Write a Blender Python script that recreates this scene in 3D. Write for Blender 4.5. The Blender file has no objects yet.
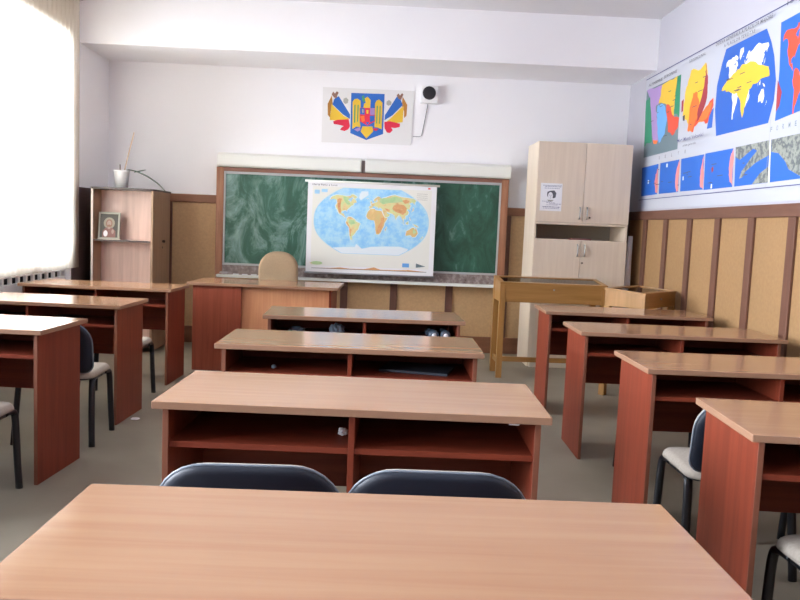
import bpy, bmesh, math, random
from mathutils import Vector, Matrix
random.seed(7)
PI = math.pi
S = bpy.context.scene
COL = S.collection

# ------------------------------------------------------------------ materials
def lin(c):
    c = c.lstrip('#'); v = [int(c[i:i+2], 16)/255 for i in (0, 2, 4)]
    return tuple((x/12.92 if x <= .04045 else ((x+.055)/1.055)**2.4) for x in v) + (1,)
MATS = {}
def _new(name):
    m = bpy.data.materials.new(name); m.use_nodes = True
    nt = m.node_tree
    return m, nt, nt.nodes['Principled BSDF']
def plain(name, hexc, rough=.6, metal=0, spec=.5, vary=.0, scale=6):
    if name in MATS: return MATS[name]
    m, nt, b = _new(name)
    b.inputs['Roughness'].default_value = rough
    b.inputs['Metallic'].default_value = metal
    b.inputs['Specular IOR Level'].default_value = spec
    c = lin(hexc)
    if vary:
        tc = nt.nodes.new('ShaderNodeTexCoord'); n = nt.nodes.new('ShaderNodeTexNoise')
        n.inputs['Scale'].default_value = scale; n.inputs['Detail'].default_value = 5
        r = nt.nodes.new('ShaderNodeValToRGB')
        r.color_ramp.elements[0].position = .3; r.color_ramp.elements[1].position = .7
        r.color_ramp.elements[0].color = tuple(x*(1-vary) for x in c[:3])+(1,)
        r.color_ramp.elements[1].color = tuple(min(1, x*(1+vary)) for x in c[:3])+(1,)
        nt.links.new(tc.outputs['Object'], n.inputs['Vector'])
        nt.links.new(n.outputs['Fac'], r.inputs['Fac']); nt.links.new(r.outputs['Color'], b.inputs['Base Color'])
    else:
        b.inputs['Base Color'].default_value = c
    MATS[name] = m
    return m
def wood(name, dark, light, axis=0, rough=.35, spec=.5, freq=22, stretch=.06, coat=0):
    """grain running along axis (0 x, 1 y, 2 z), shifted per object"""
    m, nt, b = _new(name)
    N, L = nt.nodes, nt.links
    tc = N.new('ShaderNodeTexCoord'); oi = N.new('ShaderNodeObjectInfo')
    add = N.new('ShaderNodeVectorMath'); add.operation = 'ADD'
    mul = N.new('ShaderNodeMath'); mul.operation = 'MULTIPLY'; mul.inputs[1].default_value = 37
    L.new(oi.outputs['Random'], mul.inputs[0])
    L.new(tc.outputs['Object'], add.inputs[0]); L.new(mul.outputs[0], add.inputs[1])
    mp = N.new('ShaderNodeMapping')
    sc = [1, 1, 1]; sc[axis] = stretch
    mp.inputs['Scale'].default_value = sc
    L.new(add.outputs[0], mp.inputs['Vector'])
    n1 = N.new('ShaderNodeTexNoise'); n1.inputs['Scale'].default_value = freq
    n1.inputs['Detail'].default_value = 6; n1.inputs['Roughness'].default_value = .6
    n1.inputs['Distortion'].default_value = .6
    L.new(mp.outputs[0], n1.inputs['Vector'])
    r = N.new('ShaderNodeValToRGB')
    r.color_ramp.elements[0].position = .32; r.color_ramp.elements[0].color = lin(dark)
    r.color_ramp.elements[1].position = .68; r.color_ramp.elements[1].color = lin(light)
    L.new(n1.outputs['Fac'], r.inputs['Fac']); L.new(r.outputs['Color'], b.inputs['Base Color'])
    b.inputs['Roughness'].default_value = rough
    b.inputs['Specular IOR Level'].default_value = spec
    b.inputs['Coat Weight'].default_value = coat
    MATS[name] = m
    return m

TOP = wood('beech laminate', '987054', 'a17b5d', 0, .14, .28, 26, .05)
EDGE = plain('beech edge banding', '8e6b54', .35)
CHERRY_V = wood('cherry laminate upright', '6c2c1c', '7e3824', 2, .45, .25, 30, .05)
CHERRY_H = wood('cherry laminate lengthwise', '6c2c1c', '7e3824', 0, .45, .25, 30, .05)
CHERRY_T = wood('deep cherry laminate', '84402c', '9a4e38', 2, .45, .3, 30, .05)
CHERRY_P = wood('pale cherry laminate', 'c4845e', 'd49a70', 2, .35, .5, 30, .05)
OAK = wood('varnished oak', '946b36', 'aa7d48', 0, .3, .5, 24, .06)
OAK_V = wood('varnished oak upright', '946b36', 'aa7d48', 2, .3, .5, 24, .06)
BIRCH = wood('pale birch laminate', 'd8c7b2', 'e0d0bb', 2, .45, .4, 30, .05)
BIRCH_IN = plain('birch carcass', 'e6d8c4', .5)
BEECH_CAB = wood('pink beech laminate', 'c8aca0', 'dcc0b4', 2, .4, .4, 22, .05)
BEECH_SIDE = wood('brown beech laminate', '8a6e56', '9c7e66', 2, .4, .4, 22, .05)
RAIL = wood('brown painted timber', '604032', '6e4b3c', 1, .5, .4, 20, .08)
STILE = wood('brown painted upright', '604032', '6e4b3c', 2, .5, .4, 20, .08)
RAIL_B = wood('dark brown timber', '7a5038', '8a5e44', 0, .5, .4, 20, .08)
FRAME_W = wood('worn brown frame', '8a5a40', 'a47458', 2, .5, .4, 30, .08)
FRAME_H = wood('worn brown frame lengthwise', '7e5644', '94685a', 0, .5, .4, 30, .08)
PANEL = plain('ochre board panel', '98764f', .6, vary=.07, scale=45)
PANEL_LIT = plain('brightened ochre board', 'c29e72', .6, vary=.07, scale=45)  # same wainscot boards, lightened to mimic stronger light on the back wall
WHITE_WALL = plain('white wall paint', 'f4f3f5', .75, vary=.01, scale=2)  # tone raised to stand in for stronger light on back wall and beam
DIM_WALL = plain('dimmed white wall paint', 'b6b4bc', .75, vary=.01, scale=2)  # tone lowered to stand in for weaker light than on the back wall
CEILP = plain('ceiling paint', 'dcdadc', .8)
FLOOR = plain('grey beige linoleum', '8a8272', .5, spec=.4, vary=.07, scale=3)
BLACK = plain('black painted steel', '15161a', .35, spec=.5)
SHELL = plain('blue black plastic', '181d28', .5, spec=.35)
RIM = plain('grey plastic rim', '6d757e', .4)
FABRIC = plain('grey beige upholstery', 'a39a8e', .9, spec=.2, vary=.08, scale=90)
TAN = plain('tan chair fabric', 'a28b70', .9, spec=.2, vary=.06, scale=80)
WHITE = plain('white enamel', 'eeeeee', .4)
CHARTP = plain('chart paper', 'b8bac2', .7)
PAPER = plain('white paper', 'ececee', .7)
SHEETC = plain('off white sheet', 'e4e3e2', .7)
CREAMW = plain('cream white metal', 'e8e9e2', .45)
ALU = plain('aluminium', 'b9bcbc', .4, metal=.4)
CHROME = plain('brushed steel', '9a9a98', .3, metal=.8)
SLOT_SHADE = plain('painted slot shade', '2c2a2a', .8)
BLACKP = plain('black plastic', '17161c', .45)
DKEDGE = plain('dark brown edging', '3d3230', .4)

def art(name, hexc): return plain('print '+name, hexc, .55, spec=.3)
ART = {k: art(k, v) for k, v in dict(grey='6d7f86', purple='a98bc0', green='2f8a66', yellow='e0b83c', red='d8503a',
    lightblue='6aa6e0', orange='ee7434', darkred='a03a44', blue='2f5fb4', blue2='2f66bc', white='e8e8ec', pink='dc8a86',
    black='3a3a48', goldb='b07a3a', eblue='2f66b8', ered='d8304a', brown='8c6a5a', greyart='a8a8a0', egreen='4a9a6a',
    ocean='8cc6ee', ocean2='a6d6f2', ice='e4eef4', border='e8e8e0', landy='dcdca0', landg='a8cf98', lando='d89a60',
    landr='c88a60', landp='d8c080', ink='55555c', navy='4a4a78', skin='a08c84', robe='84625e', halo='908a7c',
    icondark='50504c', silver='a8a89c').items()}
def relief_mat():
    m, nt, b = _new('print relief hatching')
    N, L = nt.nodes, nt.links
    tc = N.new('ShaderNodeTexCoord'); w = N.new('ShaderNodeTexWave')
    w.inputs['Scale'].default_value = 26; w.inputs['Distortion'].default_value = 9; w.inputs['Detail'].default_value = 3
    r = N.new('ShaderNodeValToRGB'); r.color_ramp.elements[0].color = lin('5c6264'); r.color_ramp.elements[1].color = lin('94988e')
    L.new(tc.outputs['Object'], w.inputs['Vector']); L.new(w.outputs['Fac'], r.inputs['Fac']); L.new(r.outputs['Color'], b.inputs['Base Color'])
    b.inputs['Roughness'].default_value = .6
    return m
ART['relief'] = relief_mat()
def mottled(name, cols, scale, pos=None):
    m, nt, b = _new(name)
    N, L = nt.nodes, nt.links
    tc = N.new('ShaderNodeTexCoord'); n = N.new('ShaderNodeTexNoise'); n.inputs['Scale'].default_value = scale
    n.inputs['Detail'].default_value = 6; n.inputs['Roughness'].default_value = .65
    r = N.new('ShaderNodeValToRGB'); e = r.color_ramp.elements
    pos = pos or [.3+.4*i/(len(cols)-1) for i in range(len(cols))]
    e[0].position = pos[0]; e[0].color = lin(cols[0]); e[1].position = pos[-1]; e[1].color = lin(cols[-1])
    for p, c in list(zip(pos, cols))[1:-1]:
        x = e.new(p); x.color = lin(c)
    L.new(tc.outputs['Object'], n.inputs['Vector']); L.new(n.outputs['Fac'], r.inputs['Fac']); L.new(r.outputs['Color'], b.inputs['Base Color'])
    b.inputs['Roughness'].default_value = .55
    return m
ART['ocean'] = mottled('print ocean', ['78bdf0', '8fcaf2', 'aedcf4', 'c4e0f2'], 9)
ART['landy'] = mottled('print lowland', ['b8d4a0', 'd8dca0', 'e2cf98', 'd0a878'], 14)
ART['landp'] = mottled('print plateau', ['e6cf94', 'dcb87c', 'd0c488'], 16)
ART['lando'] = mottled('print highland', ['e4b884', 'd89c68', 'e0c094'], 16)
ART['landg'] = mottled('print plain', ['9ccc94', 'b4d49c', 'c8d8a4'], 14)
ART['landr'] = mottled('print mountains', ['c48458', 'd09464', 'dcac7c'], 20)
def board_mat():
    m, nt, b = _new('chalky green board')
    N, L = nt.nodes, nt.links
    tc = N.new('ShaderNodeTexCoord')
    mp = N.new('ShaderNodeMapping'); mp.inputs['Scale'].default_value = (1.6, 1, .9); mp.inputs['Rotation'].default_value = (0, .5, 0)
    n = N.new('ShaderNodeTexNoise'); n.inputs['Scale'].default_value = 2.6; n.inputs['Detail'].default_value = 8
    n.inputs['Roughness'].default_value = .72; n.inputs['Distortion'].default_value = 1.4
    r = N.new('ShaderNodeValToRGB'); e = r.color_ramp.elements
    e[0].position = .36; e[0].color = lin('1f4836'); e[1].position = .76; e[1].color = lin('90b0aa')
    x = e.new(.52); x.color = lin('2e5e4c')
    L.new(tc.outputs['Object'], mp.inputs[0]); L.new(mp.outputs[0], n.inputs['Vector']); L.new(n.outputs['Fac'], r.inputs['Fac'])
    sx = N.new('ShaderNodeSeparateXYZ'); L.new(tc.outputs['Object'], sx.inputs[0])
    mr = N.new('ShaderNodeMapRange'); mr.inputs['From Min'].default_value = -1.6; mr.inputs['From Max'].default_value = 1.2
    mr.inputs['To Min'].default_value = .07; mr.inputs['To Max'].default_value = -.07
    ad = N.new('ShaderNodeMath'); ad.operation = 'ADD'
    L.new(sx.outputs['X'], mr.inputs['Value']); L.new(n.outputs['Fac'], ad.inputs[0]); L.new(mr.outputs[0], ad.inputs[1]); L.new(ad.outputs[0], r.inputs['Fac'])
    L.new(r.outputs['Color'], b.inputs['Base Color']); b.inputs['Roughness'].default_value = .5
    return m
BOARD = board_mat()
DUSTY = mottled('chalk dusted wood', ['5e4c48', '857672', 'b0a8a4'], 16)
def sheer_mat():
    m = bpy.data.materials.new('sheer curtain fabric'); m.use_nodes = True
    nt = m.node_tree; N, L = nt.nodes, nt.links
    out = N['Material Output']; N.remove(N['Principled BSDF'])
    tr = N.new('ShaderNodeBsdfTranslucent'); tr.inputs[0].default_value = lin('f6efe0')
    di = N.new('ShaderNodeBsdfDiffuse'); di.inputs[0].default_value = lin('f0e8d6')
    tp = N.new('ShaderNodeBsdfTransparent')
    a = N.new('ShaderNodeMixShader'); a.inputs[0].default_value = .25
    c = N.new('ShaderNodeMixShader'); c.inputs[0].default_value = .6
    L.new(tr.outputs[0], a.inputs[1]); L.new(di.outputs[0], a.inputs[2])
    L.new(a.outputs[0], c.inputs[1]); L.new(tp.outputs[0], c.inputs[2]); L.new(c.outputs[0], out.inputs[0])
    return m
SHEER = sheer_mat()
def glass_mat(name='clear glass', tint='ffffff'):
    m = bpy.data.materials.new(name); m.use_nodes = True
    nt = m.node_tree; N, L = nt.nodes, nt.links
    out = N['Material Output']; N.remove(N['Principled BSDF'])
    tp = N.new('ShaderNodeBsdfTransparent'); tp.inputs[0].default_value = lin(tint)
    g = N.new('ShaderNodeBsdfGlossy'); g.inputs['Roughness'].default_value = .02
    f = N.new('ShaderNodeFresnel'); f.inputs[0].default_value = 1.45
    mx = N.new('ShaderNodeMixShader')
    L.new(f.outputs[0], mx.inputs[0]); L.new(tp.outputs[0], mx.inputs[1]); L.new(g.outputs[0], mx.inputs[2]); L.new(mx.outputs[0], out.inputs[0])
    return m
GLASS = glass_mat()
CASEGLASS = glass_mat('display case glass', 'e4ece8')

# ------------------------------------------------------------------ mesh helpers
def BM(): return bmesh.new()
def box(bm, x0, x1, y0, y1, z0, z1, M=None, mi=0):
    vs = [bm.verts.new((x, y, z)) for z in (z0, z1) for y in (y0, y1) for x in (x0, x1)]
    if M is not None:
        for v in vs: v.co = M @ v.co
    for f in ((0, 2, 3, 1), (4, 5, 7, 6), (0, 1, 5, 4), (2, 6, 7, 3), (0, 4, 6, 2), (1, 3, 7, 5)):
        bm.faces.new([vs[i] for i in f]).material_index = mi
    return bm
def prism(bm, pts, y0, y1, axis='y', mi=0):
    """polygon pts (u,v) extruded along axis"""
    def P(u, v, t):
        return {'y': (u, t, v), 'x': (t, u, v), 'z': (u, v, t)}[axis]
    a = [bm.verts.new(P(u, v, y0)) for u, v in pts]; b = [bm.verts.new(P(u, v, y1)) for u, v in pts]
    n = len(pts)
    fs = [bm.faces.new(a), bm.faces.new(b[::-1])]
    for i in range(n): fs.append(bm.faces.new((a[i], b[i], b[(i+1) % n], a[(i+1) % n])))
    for f in fs: f.material_index = mi
    return bm
def tube(bm, pts, r, seg=10, sy=1.0, caps=True, mi=0, rs=None):
    pts = [Vector(p) for p in pts]; rings = []
    up = Vector((0, 0, 1)); n = len(pts); ref = None
    for i, p in enumerate(pts):
        t = (pts[min(i+1, n-1)]-pts[max(i-1, 0)]).normalized()
        if ref is None:
            ref = up if abs(t.z) < .9 else Vector((0, 1, 0))
            ref = (ref-t*ref.dot(t)).normalized()
        else:
            ref = (ref-t*ref.dot(t))
            ref = ref.normalized() if ref.length > 1e-6 else t.orthogonal().normalized()
        b = t.cross(ref); rr = rs[i] if rs else r
        rings.append([bm.verts.new(p+(ref*math.cos(2*PI*k/seg)+b*math.sin(2*PI*k/seg)*sy)*rr) for k in range(seg)])
    for i in range(n-1):
        for k in range(seg):
            f = bm.faces.new((rings[i][k], rings[i][(k+1) % seg], rings[i+1][(k+1) % seg], rings[i+1][k])); f.smooth = True; f.material_index = mi
    if caps:
        for rg in (rings[0][::-1], rings[-1]): bm.faces.new(rg).material_index = mi
    return bm
def lathe(bm, prof, seg=24, c=(0, 0, 0), mi=0):
    rings = []
    for r, z in prof:
        rings.append([bm.verts.new((c[0]+max(r, 1e-4)*math.cos(2*PI*k/seg), c[1]+max(r, 1e-4)*math.sin(2*PI*k/seg), c[2]+z)) for k in range(seg)])
    for i in range(len(rings)-1):
        for k in range(seg):
            f = bm.faces.new((rings[i][k], rings[i][(k+1) % seg], rings[i+1][(k+1) % seg], rings[i+1][k])); f.smooth = True; f.material_index = mi
    bm.faces.new(rings[0][::-1]); bm.faces.new(rings[-1])
    return bm
def smooth_path(pts, n=6):
    """Catmull-Rom through pts"""
    P = [Vector(p) for p in pts]; P = [P[0]*2-P[1]]+P+[P[-1]*2-P[-2]]; out = []
    for i in range(1, len(P)-2):
        for k in range(n):
            t = k/n
            out.append(.5*((2*P[i])+(P[i+1]-P[i-1])*t+(2*P[i-1]-5*P[i]+4*P[i+1]-P[i+2])*t*t+(3*P[i]-P[i-1]-3*P[i+1]+P[i+2])*t**3))
    out.append(P[-2])
    return out
def obj(name, bm, mats, parent=None, bevel=0, loc=None, seg=2, smooth=False):
    bmesh.ops.recalc_face_normals(bm, faces=bm.faces)
    if bevel:
        bmesh.ops.bevel(bm, geom=[e for e in bm.edges if e.calc_face_angle(0) > .5], offset=bevel, segments=seg, affect='EDGES', profile=.5, clamp_overlap=True)
    me = bpy.data.meshes.new(name); bm.to_mesh(me); bm.free()
    if smooth:
        for p in me.polygons: p.use_smooth = True
    for m in (mats if isinstance(mats, (list, tuple)) else [mats]): me.materials.append(m)
    o = bpy.data.objects.new(name, me); COL.objects.link(o)
    if parent: o.parent = parent
    if loc: o.location = loc
    return o
def tag(o, label, cat, group=None):
    o['label'] = label; o['category'] = cat
    if group: o['group'] = group
    return o
def thing(name, label, cat, loc=(0, 0, 0), rz=0, group=None):
    o = bpy.data.objects.new(name, None); COL.objects.link(o); o.empty_display_size = .1
    o.location = loc; o.rotation_euler = (0, 0, rz)
    return tag(o, label, cat, group)
def struct(name, bm, m, parent=None, bevel=0):
    o = obj(name, bm, m, parent, bevel); o['kind'] = 'structure'; return o
def copy_tree(o, parent=None):
    c = o.copy(); COL.objects.link(c)
    if parent: c.parent = parent
    for ch in list(o.children): copy_tree(ch, c)
    return c
def flat_art(name, layers, to3d, parent, step=.0004, start=.0006):
    """printed shapes: (material, polygon) pairs laid over one another on a sheet, one mesh"""
    bm = BM(); mats = []
    for i, (m, pts) in enumerate(layers):
        if m not in mats: mats.append(m)
        vs = [bm.verts.new(to3d(u, v, start+step*i)) for u, v in pts]
        try:
            f = bm.faces.new(vs); f.material_index = mats.index(m)
        except ValueError: pass
    bm.normal_update()
    bmesh.ops.triangulate(bm, faces=bm.faces[:])
    me = bpy.data.meshes.new(name); bm.to_mesh(me); bm.free()
    for m in mats: me.materials.append(m)
    o = bpy.data.objects.new(name, me); COL.objects.link(o); o.parent = parent
    return o
def text_polys(txt, width, height, x, y, bold=0):
    """text as a list of triangles in a 2D frame, fitted into width x height with its lower left corner at x, y"""
    cu = bpy.data.curves.new('t', 'FONT'); cu.body = txt; cu.resolution_u = 2; cu.offset = bold
    o = bpy.data.objects.new('t', cu); COL.objects.link(o)
    dg = bpy.context.evaluated_depsgraph_get(); me = bpy.data.meshes.new_from_object(o.evaluated_get(dg))
    me.calc_loop_triangles()
    V = [(v.co.x, v.co.y) for v in me.vertices]; T = [tuple(t.vertices) for t in me.loop_triangles]
    bpy.data.objects.remove(o); bpy.data.curves.remove(cu); bpy.data.meshes.remove(me)
    xs = [v[0] for v in V]; ys = [v[1] for v in V]
    x0, x1 = min(xs), max(xs); sx = width/(x1-x0); sy = height/.72
    return [[(x+(V[i][0]-x0)*sx, y+V[i][1]*sy) for i in t] for t in T]

CHART = [
  ('grey',[(7.667,2.713),(6.793,2.704),(6.755,2.066),(7.625,2.065)]),
  ('purple',[(7.667,2.713),(7.239,2.694),(7.303,2.536),(7.378,2.52),(7.311,2.386),(7.251,2.187),(7.395,2.21),(7.483,2.437),(7.565,2.632)]),
  ('green',[(7.668,2.613),(7.553,2.63),(7.477,2.408),(7.414,2.205),(7.537,2.197),(7.632,2.178)]),
  ('yellow',[(7.239,2.694),(6.879,2.708),(6.894,2.525),(6.897,2.364),(6.974,2.394),(7.084,2.489),(7.303,2.536)]),
  ('green',[(6.878,2.705),(6.793,2.704),(6.766,2.346),(6.901,2.384),(6.894,2.525)]),
  ('red',[(7.103,2.492),(7.028,2.48),(6.897,2.364),(6.772,2.34),(6.773,2.264),(6.899,2.196),(7.016,2.242)]),
  ('lightblue',[(7.337,2.513),(7.223,2.523),(7.117,2.467),(7.057,2.353),(7.089,2.237),(7.226,2.164),(7.318,2.36)]),
  ('orange',[(7.395,2.21),(7.26,2.195),(7.285,2.164),(7.367,2.172)]),
  ('yellow',[(6.58,2.695),(6.39,2.664),(6.28,2.701),(6.232,2.599),(6.261,2.447),(6.343,2.341),(6.524,2.245),(6.683,2.316),(6.689,2.429),(6.652,2.573),(6.589,2.66)]),
  ('orange',[(6.495,2.497),(6.401,2.487),(6.35,2.378),(6.384,2.24),(6.448,2.175),(6.563,2.201),(6.548,2.371)]),
  ('red',[(6.083,2.395),(6.072,2.336),(6.159,2.211),(6.282,2.25),(6.394,2.217),(6.462,2.171),(6.404,2.266),(6.213,2.346)]),
  ('orange',[(6.316,2.278),(6.213,2.346),(6.106,2.37),(6.12,2.298),(6.222,2.242),(6.367,2.231)]),
  ('darkred',[(6.28,2.701),(6.213,2.543),(6.209,2.473),(6.22,2.382),(6.316,2.278),(6.384,2.24),(6.374,2.346),(6.306,2.454),(6.261,2.598)]),
  ('blue',[(6.093,2.305),(6.062,2.312),(6.067,2.165),(6.165,2.165),(6.139,2.254)]),
  ('darkred',[(6.736,2.468),(6.692,2.48),(6.689,2.379),(6.727,2.372)]),
  ('black',[(6.687,2.335),(6.639,2.341),(6.639,2.291),(6.679,2.296)]),
  ('blue',[(5.918,2.724),(5.302,2.723),(5.222,2.616),(5.168,2.515),(5.119,2.352),(5.123,2.225),(5.177,2.084),(5.981,2.09),(6.037,2.293),(6.035,2.473),(5.975,2.626)]),
  ('white',[(5.953,2.599),(5.831,2.583),(5.791,2.503),(5.876,2.46),(5.944,2.421),(5.97,2.507)]),
  ('white',[(5.695,2.682),(5.64,2.673),(5.611,2.594),(5.644,2.556),(5.691,2.611)]),
  ('white',[(5.517,2.575),(5.436,2.611),(5.267,2.601),(5.212,2.588),(5.211,2.524),(5.285,2.467),(5.509,2.532)]),
  ('white',[(5.776,2.371),(5.692,2.35),(5.698,2.244),(5.736,2.149),(5.774,2.27)]),
  ('white',[(5.301,2.293),(5.226,2.287),(5.21,2.226),(5.267,2.208),(5.31,2.248)]),
  ('white',[(5.523,2.357),(5.486,2.35),(5.495,2.283),(5.533,2.248)]),
  ('white',[(5.808,2.635),(5.727,2.633),(5.734,2.584),(5.782,2.58)]),
  ('yellow',[(5.944,2.421),(5.872,2.474),(5.722,2.518),(5.603,2.551),(5.421,2.528),(5.23,2.46),(5.213,2.395),(5.424,2.38),(5.487,2.357),(5.533,2.248),(5.565,2.169),(5.62,2.303),(5.678,2.362),(5.865,2.4)]),
  ('blue2',[(5.113,2.714),(4.588,2.725),(4.443,2.559),(4.397,2.33),(4.413,2.136),(5.086,2.085),(5.079,2.193),(5.083,2.408)]),
  ('red',[(5.056,2.503),(5.044,2.65),(4.949,2.657),(4.92,2.572),(4.954,2.475),(5.003,2.436)]),
  ('red',[(5.001,2.368),(4.894,2.335),(4.887,2.249),(4.922,2.144),(4.974,2.239)]),
  ('darkred',[(5.093,2.347),(5.027,2.26),(5.045,2.175),(5.085,2.143)]),
  ('red',[(4.879,2.658),(4.662,2.672),(4.555,2.52),(4.711,2.453),(4.734,2.329),(4.827,2.419)]),
  ('blue2',[(7.644,1.97),(7.19,1.974),(7.169,1.697),(7.612,1.692)]),
  ('pink',[(7.187,1.963),(7.247,1.882),(7.262,1.808),(7.229,1.721),(7.169,1.699)]),
  ('blue2',[(7.145,1.976),(6.684,1.972),(6.66,1.695),(7.127,1.697)]),
  ('pink',[(6.683,1.966),(6.737,1.869),(6.746,1.78),(6.71,1.704),(6.661,1.697)]),
  ('blue2',[(6.645,1.973),(6.173,1.97),(6.147,1.693),(6.617,1.697)]),
  ('pink',[(6.174,1.963),(6.209,1.88),(6.223,1.798),(6.196,1.714),(6.147,1.697)]),
  ('blue2',[(6.15,1.973),(5.66,1.967),(5.629,1.688),(6.131,1.688)]),
  ('pink',[(5.66,1.964),(5.704,1.886),(5.707,1.819),(5.686,1.75),(5.63,1.691)]),
  ('blue2',[(5.623,1.97),(5.113,1.967),(4.286,1.972),(4.242,1.697),(5.091,1.691),(5.597,1.688)]),
  ('relief',[(5.623,1.97),(5.113,1.969),(5.107,1.932),(5.114,1.872),(5.299,1.835),(5.445,1.782),(5.479,1.747),(5.529,1.741),(5.506,1.786),(5.381,1.869),(5.294,1.915),(5.354,1.934),(5.542,1.873),(5.614,1.898)]),
  ('relief',[(5.331,1.691),(5.229,1.759),(5.102,1.802),(5.091,1.692)]),
  ('relief',[(5.11,1.969),(4.763,1.969),(4.286,1.972),(4.242,1.697),(4.719,1.709),(4.86,1.759),(4.909,1.812),(5.002,1.871),(5.099,1.888)]),
  ('white',[(5.131,1.969),(5.113,1.969),(5.086,1.691),(5.105,1.69)]),
  ('white',[(7.444,1.84),(7.418,1.841),(7.417,1.806),(7.443,1.805)]),
  ('white',[(6.987,1.958),(6.953,1.958),(6.952,1.927),(6.986,1.927)]),
  ('white',[(6.582,1.82),(6.562,1.821),(6.558,1.789),(6.581,1.789)]),
  ('white',[(6.0,1.726),(5.979,1.727),(5.977,1.694),(6.003,1.694)]),
  ('darkred',[(6.019,1.848),(5.984,1.863),(5.974,1.831),(5.999,1.811)]),
]
EMBLEM = [
  ('goldb',[(-0.594,2.529),(-0.552,2.619),(-0.539,2.519),(-0.56,2.455),(-0.564,2.391),(-0.588,2.415)]),
  ('eblue',[(-0.525,2.583),(-0.481,2.612),(-0.359,2.432),(-0.358,2.385),(-0.437,2.432),(-0.543,2.525)]),
  ('yellow',[(-0.553,2.531),(-0.527,2.504),(-0.423,2.413),(-0.358,2.385),(-0.473,2.363),(-0.566,2.365)]),
  ('ered',[(-0.531,2.354),(-0.486,2.372),(-0.37,2.381),(-0.355,2.311),(-0.373,2.279),(-0.411,2.26),(-0.457,2.271),(-0.442,2.295),(-0.419,2.311),(-0.471,2.321),(-0.523,2.327)]),
  ('brown',[(-0.555,2.625),(-0.541,2.655),(-0.521,2.636),(-0.502,2.662),(-0.483,2.645),(-0.495,2.622),(-0.504,2.59),(-0.53,2.595)]),
  ('goldb',[(0.228,2.554),(0.175,2.64),(0.172,2.545),(0.197,2.489),(0.2,2.419),(0.224,2.446)]),
  ('eblue',[(0.15,2.62),(0.117,2.635),(0.002,2.442),(-0.002,2.388),(0.08,2.443),(0.181,2.552)]),
  ('yellow',[(0.192,2.539),(0.164,2.519),(0.055,2.406),(0.018,2.373),(0.109,2.364),(0.188,2.377)]),
  ('ered',[(-0.002,2.372),(0.056,2.381),(0.161,2.36),(0.159,2.327),(0.111,2.314),(0.072,2.318),(0.088,2.291),(0.061,2.261),(0.029,2.265),(0.002,2.308)]),
  ('brown',[(0.114,2.647),(0.132,2.666),(0.149,2.646),(0.17,2.673),(0.184,2.656),(0.172,2.634),(0.163,2.602),(0.135,2.61)]),
  ('greyart',[(-0.432,2.587),(-0.404,2.601),(-0.38,2.579),(-0.386,2.545),(-0.414,2.535),(-0.433,2.555)]),
  ('greyart',[(0.012,2.579),(0.037,2.596),(0.064,2.578),(0.062,2.549),(0.034,2.537),(0.013,2.55)]),
  ('eblue',[(-0.354,2.65),(-0.01,2.654),(-0.01,2.248),(-0.182,2.179),(-0.35,2.242)]),
  ('yellow',[(-0.336,2.563),(-0.316,2.59),(-0.288,2.594),(-0.255,2.576),(-0.252,2.491),(-0.257,2.367),(-0.245,2.306),(-0.29,2.312),(-0.331,2.284)]),
  ('yellow',[(-0.106,2.551),(-0.091,2.584),(-0.066,2.597),(-0.029,2.567),(-0.026,2.294),(-0.07,2.311),(-0.103,2.313),(-0.103,2.475)]),
  ('yellow',[(-0.216,2.597),(-0.186,2.62),(-0.152,2.587),(-0.153,2.505),(-0.226,2.492),(-0.219,2.546),(-0.201,2.559)]),
  ('yellow',[(-0.243,2.263),(-0.226,2.317),(-0.123,2.319),(-0.114,2.269),(-0.182,2.194)]),
  ('egreen',[(-0.244,2.621),(-0.222,2.632),(-0.207,2.578),(-0.222,2.559),(-0.236,2.583)]),
  ('egreen',[(-0.318,2.529),(-0.305,2.532),(-0.302,2.352),(-0.315,2.345)]),
  ('egreen',[(-0.285,2.53),(-0.273,2.533),(-0.274,2.366),(-0.284,2.353)]),
  ('egreen',[(-0.086,2.533),(-0.075,2.531),(-0.076,2.349),(-0.086,2.355)]),
  ('egreen',[(-0.056,2.534),(-0.046,2.532),(-0.046,2.351),(-0.056,2.35)]),
  ('ered',[(-0.261,2.504),(-0.104,2.507),(-0.099,2.374),(-0.175,2.326),(-0.256,2.367)]),
  ('eblue',[(-0.259,2.501),(-0.21,2.502),(-0.207,2.435),(-0.256,2.437)]),
  ('purple',[(-0.155,2.505),(-0.106,2.506),(-0.104,2.437),(-0.153,2.437)]),
  ('orange',[(-0.253,2.418),(-0.211,2.426),(-0.205,2.369),(-0.234,2.361)]),
  ('eblue',[(-0.155,2.428),(-0.104,2.431),(-0.103,2.38),(-0.15,2.359)]),
  ('eblue',[(-0.195,2.363),(-0.156,2.361),(-0.175,2.33)]),
  ('greyart',[(-0.239,2.488),(-0.222,2.493),(-0.218,2.455),(-0.233,2.449)]),
  ('yellow',[(-0.193,2.484),(-0.17,2.485),(-0.171,2.447),(-0.19,2.448)]),
  ('purple',[(-0.313,2.281),(-0.254,2.306),(-0.244,2.278),(-0.276,2.261)]),
  ('ered',[(-0.115,2.303),(-0.057,2.299),(-0.082,2.275),(-0.111,2.282)]),
]
SKY = 35.0
EXPOSURE = 0.0
# ------------------------------------------------------------------ the setting
XL, XR, YB, YF, ZC = -2.83, 2.54, 8.22, -2.2, 3.33
T = .28
struct('floor', box(BM(), XL-T, XR+T, YF-T, YB+T, -.12, 0), FLOOR)
struct('ceiling', box(BM(), XL-T, XR+T, YF-T, YB+T, ZC, ZC+.12), CEILP)
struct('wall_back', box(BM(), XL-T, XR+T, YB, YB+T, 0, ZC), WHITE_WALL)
struct('wall_right', box(BM(), XR, XR+T, YF, YB, 0, ZC), DIM_WALL)
struct('wall_front', box(BM(), XL-T, XR+T, YF-T, YF, 0, ZC), DIM_WALL)
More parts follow.
